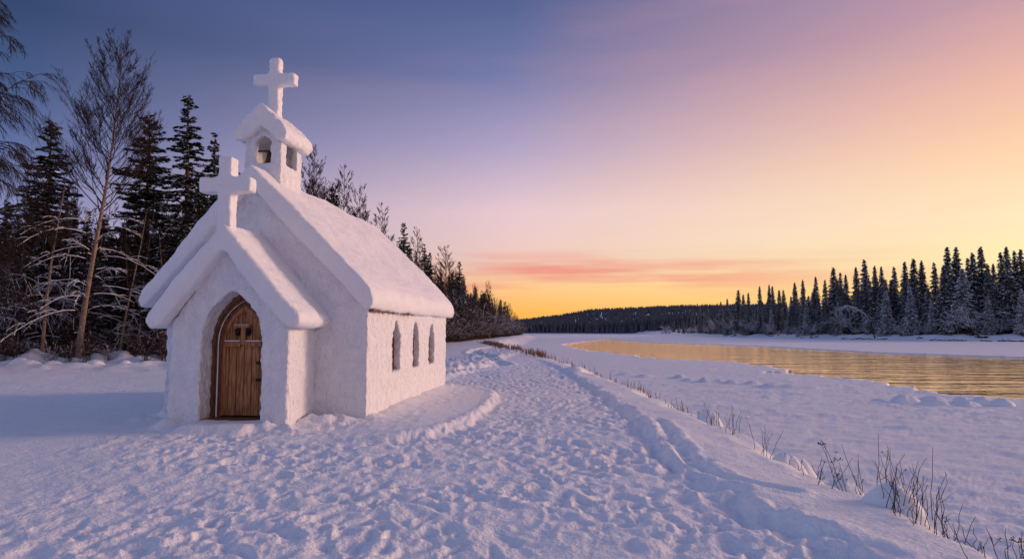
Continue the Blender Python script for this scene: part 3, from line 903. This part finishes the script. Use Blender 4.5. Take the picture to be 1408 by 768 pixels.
for i in range(80):
    px = 905 + 560 * (i + random.random()) / 80
    Y = float(np.interp(px, sh_px, sh_Y)) + random.uniform(5, 17)
    p = at(px, 455, Y); z = gz(p.x, Y)
    plant(random.choice(['fbrush1', 'fbrush2']), (p.x, Y, z - .1), random.random() * 6, random.choice([2.5, 3.5, 4, 5, 7, 9]) * random.uniform(.8, 1.2), 'frosted bush at the foot of the far bank forest', 'frosted bushes along the far right bank', random.uniform(.9, 1.3))

# bowed birch over the far shore
Y0 = 226
tb = Tubes(); ts = Tubes(); tc_ = Tubes()
pts = [at(1203, 459, Y0), at(1197, 444, Y0), at(1188, 431, Y0), at(1177, 424, Y0), at(1165, 420, Y0), at(1158, 422, Y0)]
pts = np.array([list(p) for p in pts]); pts[0, 2] = gz(pts[0, 0], Y0) - .1
o0 = pts[0].copy(); rel = pts - o0
tb.add(rel, [.22, .18, .14, .1, .07, .03], 6)
ts.add(rel[1:] + [0, 0, .12], [.16, .17, .16, .12, .06], 5)
g = np.random.default_rng(5)
for k in range(46):
    q = g.uniform(.25, 1) * 5; i0 = min(int(q), 4); o_ = rel[i0] + (rel[i0 + 1] - rel[i0]) * (q - i0)
    d = unit(np.array([g.normal() * .5 - .3, g.normal() * .7, -.35])); l = g.uniform(1, 3.2)
    B = np.array([o_, o_ + d * l * .5 + [0, 0, .2], o_ + d * l - [0, 0, .3 * l]])
    tc_.add(B, [.04, .03, .02], 3); ts.add(B + [0, 0, .04], [.05, .045, .03], 3)
e = link('bowed_birch', None, loc=tuple(o0)); tag(e, 'birch bowed over by snow in front of the far bank forest', 'tree')
link('trunk', tb.mesh('trunk', [M_twig]), e); link('crown', tc_.mesh('crown', [M_twig]), e); link('branch_snow', ts.mesh('branch_snow', [M_twigsnow]), e)

# distant forest and wooded hills (one mass)
g = np.random.default_rng(77)
NV, NQ = [], []


def spires(X, Y, H, Wd):
    n = len(X); Z = ground(X, Y)
    tot = sum(len(v) for v in NV)
    for lv, (z0, z1, w0, w1) in enumerate(((0, .5, 1., .45), (.28, .75, .75, .28), (.55, 1.0, .5, .02))):
        a0 = g.random(n) * 6.28
        ring0, ring1 = [], []
        for k in range(5):
            a = a0 + k * 1.2566
            jit = g.uniform(.7, 1.25, n)
            ring0.append(np.stack([X + np.cos(a) * Wd * w0 * jit, Y + np.sin(a) * Wd * w0 * jit, Z + H * z0 - .3 + H * .05 * g.random(n)], -1))
            ring1.append(np.stack([X + np.cos(a) * Wd * w1, Y + np.sin(a) * Wd * w1, Z + H * z1], -1))
        A = np.stack(ring0 + ring1, 1)          # n,10,3
        NV.append(A.reshape(-1, 3))
        base = tot + np.arange(n)[:, None] * 10
        for k in range(5):
            NQ.append(np.stack([base[:, 0] + k, base[:, 0] + (k + 1) % 5, base[:, 0] + 5 + (k + 1) % 5, base[:, 0] + 5 + k], -1))
        tot += n * 10


n = 1500
X = g.uniform(-60, 190, n); Y = 565 + g.random(n) ** 1.5 * 60
spires(X, Y, g.uniform(6.5, 12.5, n) * np.interp(X / 565, [-.1, .02, .15, .4], [.8, .85, .95, 1.1]), g.uniform(1.0, 1.7, n))
n = 5200
Y = 640 + g.random(n) ** .8 * 900; X = Y * g.uniform(-.12, .42, n)
spires(X, Y, g.uniform(6, 10, n), g.uniform(1.6, 2.6, n))
M_dist = mat('distant_trees', (.032, .037, .048), .9, (.12, .13, .16), 1.6, spec=.05, detail=6)  # tone lightened to stand in for haze, paler noise for snow dusting
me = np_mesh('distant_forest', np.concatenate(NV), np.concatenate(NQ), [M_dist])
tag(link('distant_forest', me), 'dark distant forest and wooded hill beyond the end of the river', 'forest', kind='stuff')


# ------------------------------------------------------------------ rocks, mounds, weeds, reeds
def rock_mesh(seed, snow=True):
    bm = bmesh.new(); bmesh.ops.create_icosphere(bm, subdivisions=2, radius=1)
    g = np.random.default_rng(seed)
    for v in bm.verts:
        n_ = v.co.normalized(); v.co *= 1 + .22 * math.sin(5 * n_.x + seed) * math.sin(4 * n_.y + 2 * seed) + g.normal() * .07
        v.co.z *= .5
    me = bpy.data.meshes.new('boulder'); bm.to_mesh(me); bm.free(); me.materials.append(M_rock); me.materials.append(M_twigsnow)
    if snow:
        for p in me.polygons: p.material_index = 1 if p.normal.z > .62 else 0
    return me


rks = [rock_mesh(s) for s in range(4)]
RK = [(1160, 1195, 465.5, 9), (1196, 1220, 466, 5), (1280, 1325, 467, 10), (1340, 1358, 463.5, 3), (1348, 1362, 469, 3), (1374, 1410, 469, 9), (1054, 1066, 462.5, 2), (985, 1030, 461.5, 3), (1100, 1130, 463, 3), (1262, 1266, 465, 1)]
for x0, x1, y, n in RK:
    for k in range(n):
        px = x0 + (x1 - x0) * (k + random.random()) / n
        Y = float(np.interp(px, sh_px, sh_Y)) - 2 + random.uniform(-1, 1) + (467 - y) * 1.5
        p = at(px, y, Y); z = gz(p.x, Y)
        o = link('boulder', rks[random.randrange(4)], loc=(p.x, Y, z + .12))
        s = random.uniform(.5, 1.1); o.scale = (s * 1.3, s, s); o.rotation_euler = (0, 0, random.random() * 6)
        tag(o, 'dark rock at the waterline of the far right bank', 'rock', 'dark rocks along the far right bank')


def mound(name, x, y, r, h, label, group=None, seed=0):
    g = np.random.default_rng(seed)
    n, m = 14, 36
    V, Q = [], []
    z0 = gz(x, y) - .12
    for i in range(n + 1):
        t_ = i / n
        for k in range(m):
            a = 2 * math.pi * k / m
            rr = r * t_ * (1 + .12 * math.sin(2 * a + seed) + .07 * math.sin(3 * a + 2 * seed))
            zz_ = h * (1 - t_ ** 2.2) ** .8 if t_ < 1 else 0
            V.append((rr * math.cos(a), rr * math.sin(a) * .85, zz_ + .02 * h * math.sin(5 * a + 9 * t_)))
    for i in range(n):
        for k in range(m): Q.append((i * m + k, (i + 1) * m + k, (i + 1) * m + (k + 1) % m, i * m + (k + 1) % m))
    o = link(name, np_mesh(name, V, Q, [M_roof], smooth=True), loc=(x, y, z0))
    tag(o, label, 'snow mound', group)


mound('snow_mound', 3.98, 9.75, .34, .48, 'rounded snow hump on the bank, lower left one of the pair beside dry weeds', seed=1)
mound('snow_mound', 4.28, 10.2, .38, .5, 'rounded snow hump on the bank, upper right one of the pair beside dry weeds', seed=2)
mound('snow_mound', 3.72, 6.55, .3, .34, 'snow hump behind the densest clump of dry weed stalks', seed=3)
mound('snow_mound', 3.9, 7.9, .3, .3, 'low snow hump at the foot of the bank weeds between pair and dense clump', seed=4)
mound('snow_mound', 3.9, 13.2, .34, .4, 'small snow hump among the grasses further up the bank', seed=5)
mound('snow_mound', 2.55, 26.5, .55, .32, 'single smooth snow hump on the crest where the path bends', seed=6)
for k, (x, y, r, h) in enumerate([(15.7, 26.5, .62, .4), (16.5, 25.9, .6, .34), (17.1, 26.9, .7, .36), (17.9, 26.3, .5, .4), (18.5, 26.1, .55, .44), (19.1, 25.8, .6, .38), (17.6, 25.6, .55, .3), (14.9, 26.9, .4, .22)]):
    mound('snow_mound', x, y, r, h, 'low wind rounded snow mound on the river ice near the open water', 'cluster of mounds on the ice', seed=20 + k)


def weed(x, y, H, n, label, seed, spread=.25, branch=2, heads=False, group=None, r=.0035):
    g = np.random.default_rng(seed); t_ = Tubes()
    for i in range(n):
        bx, by = g.normal() * spread * .5, g.normal() * spread * .35
        ln = H * g.uniform(.45, 1.05); lean_ = np.array([g.normal() * .22, g.normal() * .2])
        s = np.linspace(0, 1, 6)
        P = np.stack([bx + lean_[0] * ln * s ** 1.4, by + lean_[1] * ln * s ** 1.4, -.08 + (ln + .08) * s], -1)
        P[1:] += g.normal(size=(5, 3)) * .012 * [1, 1, .3]
        t_.add(P, r * (1.25 - .7 * s), 4)
        for _ in range(int(g.integers(0, branch + 1))):
            q = g.uniform(.3, .9) * 5; k = min(int(q), 4); o_ = P[k] + (P[k + 1] - P[k]) * (q - k)
            d = unit(np.array([g.normal() * .6, g.normal() * .6, .9])); l = ln * g.uniform(.15, .35)
            B = np.array([o_, o_ + d * l * .5, o_ + d * l + [0, 0, l * .1]])
            t_.add(B, [r * .8, r * .6, r * .4], 3)
            if heads:
                for _ in range(5):
                    d2 = unit(d + g.normal(size=3) * .7); t_.add(np.array([B[2], B[2] + d2 * .015, B[2] + d2 * .022]), [r * .4, r * .7, r * 1.], 3)
        if heads and g.random() < .25:
            for _ in range(9):
                d2 = unit(np.array([g.normal() * .8, g.normal() * .8, .5])); t_.add(np.array([P[5], P[5] + d2 * .03, P[5] + d2 * .05]), [r * .4, r * .6, r * 1.6], 3)
    o = link('dry_weed', t_.mesh('dry_weed', [M_weed]), loc=(x, y, gz(x, y)))
    tag(o, label, 'plant', group)


WD = [(4.0, 21.7, .5, 8, 'farthest tuft of dry stalks on the bank crest'), (3.8, 17.6, .5, 9, 'second farthest tuft of dry stalks on the bank crest'),
      (3.75, 14.9, .5, 8, 'sparse dry stalks just above the small snow hump on the bank'), (3.78, 13.4, .36, 9, 'low dry twigs beside the small snow hump up the bank'),
      (3.72, 12.1, .42, 9, 'tuft of upright dry stalks on the crest short of the small hump'), (3.7, 11.2, .42, 8, 'tuft of leaning dry stalks left of the tall branching weed'),
      (3.78, 10.0, .72, 6, 'tall branching dry weed rising left of the pair of snow humps'), (3.85, 9.25, .25, 4, 'short dry twigs in front of the pair of snow humps'),
      (3.72, 8.15, .30, 6, 'small dry weed below the pair of snow humps'), (3.72, 7.25, .62, 11, 'tall dry weed with seed heads at the left end of the dense clump'),
      (3.72, 6.75, .62, 4, 'single tall thin stalks left of the densest clump'), (3.66, 6.35, .66, 14, 'densest clump of tall dry stalks on the bank'),
      (3.66, 6.0, .5, 16, 'bushy tangle of dry stalks at the right of the densest clump'), (3.68, 5.6, .36, 5, 'dry forked weed right of the densest clump'),
      (3.62, 5.35, .24, 5, 'small spiky weed low on the bank right of the forked weed'), (3.56, 5.05, .16, 5, 'three short dry stubs on the bank'),
      (3.6, 4.78, .34, 12, 'dry weeds with round buds at the lower right corner')]
for k, (x, y, H, n, lab) in enumerate(WD):
    weed(x, y, H, n, lab, 100 + k, spread=.22 if n < 10 else .3, branch=3 if n > 5 else 1, heads=k in (9, 16))

# far band of reddish grass along the crest
g = np.random.default_rng(9)
RD = np.array([(-3.6, 85), (-1.93, 72.6), (-.25, 55.9), (1.3, 45.4), (2.7, 38), (3.4, 31), (3.65, 25), (3.75, 18), (3.75, 13)])
tb = Tubes()
for i in range(2600):
    q = g.random() ** 1.25 * 8; k = min(int(q), 7); p = RD[k] + (RD[k + 1] - RD[k]) * (q - k)
    clump = math.sin(p[1] * 1.7) * .5 + math.sin(p[1] * .61 + 1) * .5
    if g.random() < .35 - .6 * clump: continue
    if q > 3.6 and g.random() > .28 + .25 * clump: continue
    x = p[0] + g.normal() * (.38 if p[1] > 35 else .2) + .15; y = p[1] + g.normal() * .6
    H = g.uniform(.15, .5) * (1. if p[1] > 30 else .62); a = g.random() * 6.28; ln = g.uniform(0, .4) * H
    r = .0011 * min(p[1], 60) * .28 + .003
    z = 0
    tb.add(np.array([[x, y, -.1], [x + ln * .3 * math.cos(a), y + ln * .3 * math.sin(a), H * .6], [x + ln * math.cos(a), y + ln * math.sin(a), H]]), [r, r * .8, r * .3], 3)
gv = np.concatenate(tb.v)
gbase = ground(gv[:, 0], gv[:, 1]); gv = gv.copy(); gv[:, 2] += np.repeat(gbase.reshape(-1, 9)[:, :3].mean(1), 9)
me = np_mesh('dry_grass', gv, np.concatenate(tb.q), [M_reed])
tag(link('dry_grass', me), 'strip of reddish dry grass along the crest of the river bank', 'grass', kind='stuff')

# snowy tufts at the forest edge on the left
for k, (px, py, r, h) in enumerate([(40, 505, .5, .35), (73, 506, .45, .3), (28, 498, .5, .5), (130, 500, .5, .3), (172, 500, .35, .25)]):
    Y = 28.7; p = at(px, py, Y)
    mound('snow_mound', p.x, Y, r, h, 'snow covered tuft at the foot of the left forest', 'snow tufts at the left forest edge', seed=50 + k)

# ------------------------------------------------------------------ light
SAZ, SEL = R(74), R(11)
S = Vector((math.sin(SAZ) * math.cos(SEL), math.cos(SAZ) * math.cos(SEL), math.sin(SEL)))
sd_ = bpy.data.lights.new('sun', 'SUN'); sd_.energy = 2.0; sd_.angle = R(13); sd_.color = (1.0, .62, .48)
so = bpy.data.objects.new('sun', sd_); col.objects.link(so)
so.rotation_euler = S.to_track_quat('Z', 'Y').to_euler(); so.location = (40, 10, 30)

w = bpy.data.worlds.new('World'); scn.world = w; w.use_nodes = True
nt = w.node_tree; t = NT(nt)
bg = nt.nodes['Background']; out = nt.nodes['World Output']
tc = t.n('ShaderNodeTexCoord'); sep = t.n('ShaderNodeSeparateXYZ'); t.l(tc.outputs['Generated'], sep.inputs[0])
cmb = t.n('ShaderNodeCombineXYZ'); t.l(sep.outputs[0], cmb.inputs[0]); t.l(sep.outputs[1], cmb.inputs[1])
nrm = t.n('ShaderNodeVectorMath', operation='NORMALIZE'); t.l(cmb.outputs[0], nrm.inputs[0])
dot = t.n('ShaderNodeVectorMath', operation='DOT_PRODUCT'); t.l(nrm.outputs[0], dot.inputs[0]); dot.inputs[1].default_value = (math.sin(R(75)), math.cos(R(75)), 0)


def ramp(stops):
    r = t.n('ShaderNodeValToRGB'); cr = r.color_ramp; cr.interpolation = 'B_SPLINE' if False else 'CARDINAL' if False else 'EASE' if False else 'LINEAR'
    while len(cr.elements) < len(stops): cr.elements.new(.5)
    for e_, (p_, c_) in zip(cr.elements, stops):
        e_.position = p_; e_.color = c_ if len(c_) == 4 else srgb(*c_)
    t.l(sep.outputs[2], r.inputs[0])
    return r


ZEN = (.09, .145, .32, 1)
rA = ramp([(0, (205, 165, 180)), (.06, (190, 160, 190)), (.14, (136, 139, 184)), (.22, (92, 107, 157)), (.30, (66, 86, 131)), (.38, (49, 67, 106)), (.50, (70, 85, 140)), (.8, ZEN)])
rM = ramp([(0, (255, 172, 66)), (.03, (255, 184, 88)), (.062, (255, 198, 132)), (.095, (236, 190, 168)), (.12, (236, 200, 190)), (.18, (231, 199, 206)), (.27, (178, 163, 196)), (.37, (118, 122, 168)), (.46, (82, 97, 144)), (.8, ZEN)])
rR = ramp([(0, (255, 198, 100)), (.05, (255, 216, 138)), (.09, (255, 233, 175)), (.14, (255, 229, 186)), (.22, (253, 208, 168)), (.30, (234, 182, 164)), (.38, (198, 154, 164)), (.5, (150, 130, 170)), (.8, ZEN)])
rS = ramp([(0, (1.5, .8, .3, 1)), (.1, (1.5, 1., .5, 1)), (.3, (1.0, .62, .45, 1)), (.6, (.36, .34, .55, 1)), (.9, ZEN)])
rB = ramp([(0, (.47, .51, .72, 1)), (.2, (.48, .53, .76, 1)), (.5, (.30, .36, .60, 1)), (.8, ZEN)])


def mixby(a, b, lo, hi):
    mr = t.n('ShaderNodeMapRange'); mr.interpolation_type = 'SMOOTHERSTEP' if False else 'LINEAR'
    mr.inputs['From Min'].default_value = lo; mr.inputs['From Max'].default_value = hi
    t.l(dot.outputs['Value'], mr.inputs['Value'])
    mx = t.n('ShaderNodeMix', data_type='RGBA'); t.l(mr.outputs[0], mx.inputs[0]); t.l(a, mx.inputs[6]); t.l(b, mx.inputs[7])
    return mx.outputs[2]


c = mixby(rB.outputs[0], rA.outputs[0], -.75, -.42)
c = mixby(c, rM.outputs[0], -.39, .26)
c = mixby(c, rR.outputs[0], .26, .8)
c = mixby(c, rS.outputs[0], .84, .97)
# thin cloud streaks low over the end of the river
mp = t.n('ShaderNodeMapping'); mp.inputs['Scale'].default_value = (2.2, 2.2, 34); t.l(tc.outputs['Generated'], mp.inputs['Vector'])
nz = t.n('ShaderNodeTexNoise'); nz.inputs['Scale'].default_value = 1.3; nz.inputs['Detail'].default_value = 5; nz.inputs['Roughness'].default_value = .55; t.l(mp.outputs[0], nz.inputs['Vector'])
win = t.n('ShaderNodeValToRGB'); cr = win.color_ramp
for _ in range(3): cr.elements.new(.5)
for e_, (p_, v_) in zip(cr.elements, ((.045, 0), (.075, 1), (.098, .8), (.125, 0), (.5, 0))): e_.position = p_; e_.color = (v_, v_, v_, 1)
t.l(sep.outputs[2], win.inputs[0])
th = t.n('ShaderNodeMapRange'); th.inputs['From Min'].default_value = .40; th.inputs['From Max'].default_value = .58; t.l(nz.outputs['Fac'], th.inputs['Value'])
azw = t.n('ShaderNodeMapRange'); azw.inputs['From Min'].default_value = .78; azw.inputs['From Max'].default_value = .40; t.l(dot.outputs['Value'], azw.inputs['Value'])
m1 = t.n('ShaderNodeMath', operation='MULTIPLY'); t.l(win.outputs[0], m1.inputs[0]); t.l(th.outputs[0], m1.inputs[1])
m2 = t.n('ShaderNodeMath', operation='MULTIPLY'); t.l(m1.outputs[0], m2.inputs[0]); t.l(azw.outputs[0], m2.inputs[1])
m3 = t.n('ShaderNodeMath', operation='MULTIPLY'); t.l(m2.outputs[0], m3.inputs[0]); m3.inputs[1].default_value = .95
mx = t.n('ShaderNodeMix', data_type='RGBA'); t.l(m3.outputs[0], mx.inputs[0]); t.l(c, mx.inputs[6]); mx.inputs[7].default_value = srgb(238, 138, 124)
c = mx.outputs[2]
# faint high wisps
mp = t.n('ShaderNodeMapping'); mp.inputs['Scale'].default_value = (1.5, 1.5, 9); mp.inputs['Rotation'].default_value = (0, R(-14), 0); t.l(tc.outputs['Generated'], mp.inputs['Vector'])
nz = t.n('ShaderNodeTexNoise'); nz.inputs['Scale'].default_value = 1.6; nz.inputs['Detail'].default_value = 5; t.l(mp.outputs[0], nz.inputs['Vector'])
th = t.n('ShaderNodeMapRange'); th.inputs['From Min'].default_value = .5; th.inputs['From Max'].default_value = .78; th.inputs['To Max'].default_value = .17; t.l(nz.outputs['Fac'], th.inputs['Value'])
azw = t.n('ShaderNodeMapRange'); azw.inputs['From Min'].default_value = -.2; azw.inputs['From Max'].default_value = .5; t.l(dot.outputs['Value'], azw.inputs['Value'])
m4 = t.n('ShaderNodeMath', operation='MULTIPLY'); t.l(th.outputs[0], m4.inputs[0]); t.l(azw.outputs[0], m4.inputs[1])
mx = t.n('ShaderNodeMix', data_type='RGBA'); t.l(m4.outputs[0], mx.inputs[0]); t.l(c, mx.inputs[6]); mx.inputs[7].default_value = srgb(250, 176, 160)
c = mx.outputs[2]
sky = t.n('ShaderNodeTexSky'); sky.sky_type = 'NISHITA'; sky.sun_disc = False; sky.sun_elevation = SEL; sky.sun_rotation = SAZ
bg.inputs['Strength'].default_value = 1.0
t.l(c, bg.inputs['Color'])
bg2 = t.n('ShaderNodeBackground'); bg2.inputs['Strength'].default_value = .006; t.l(sky.outputs[0], bg2.inputs['Color'])
ad = t.n('ShaderNodeAddShader'); t.l(bg.outputs[0], ad.inputs[0]); t.l(bg2.outputs[0], ad.inputs[1]); t.l(ad.outputs[0], out.inputs['Surface'])

# ------------------------------------------------------------------ render settings
scn.render.engine = 'CYCLES'
scn.view_settings.view_transform = 'Standard'; scn.view_settings.look = 'None'; scn.view_settings.exposure = 0; scn.view_settings.gamma = 1
scn.cycles.max_bounces = 6; scn.cycles.diffuse_bounces = 3; scn.cycles.glossy_bounces = 3
scn.cycles.sample_clamp_indirect = 4
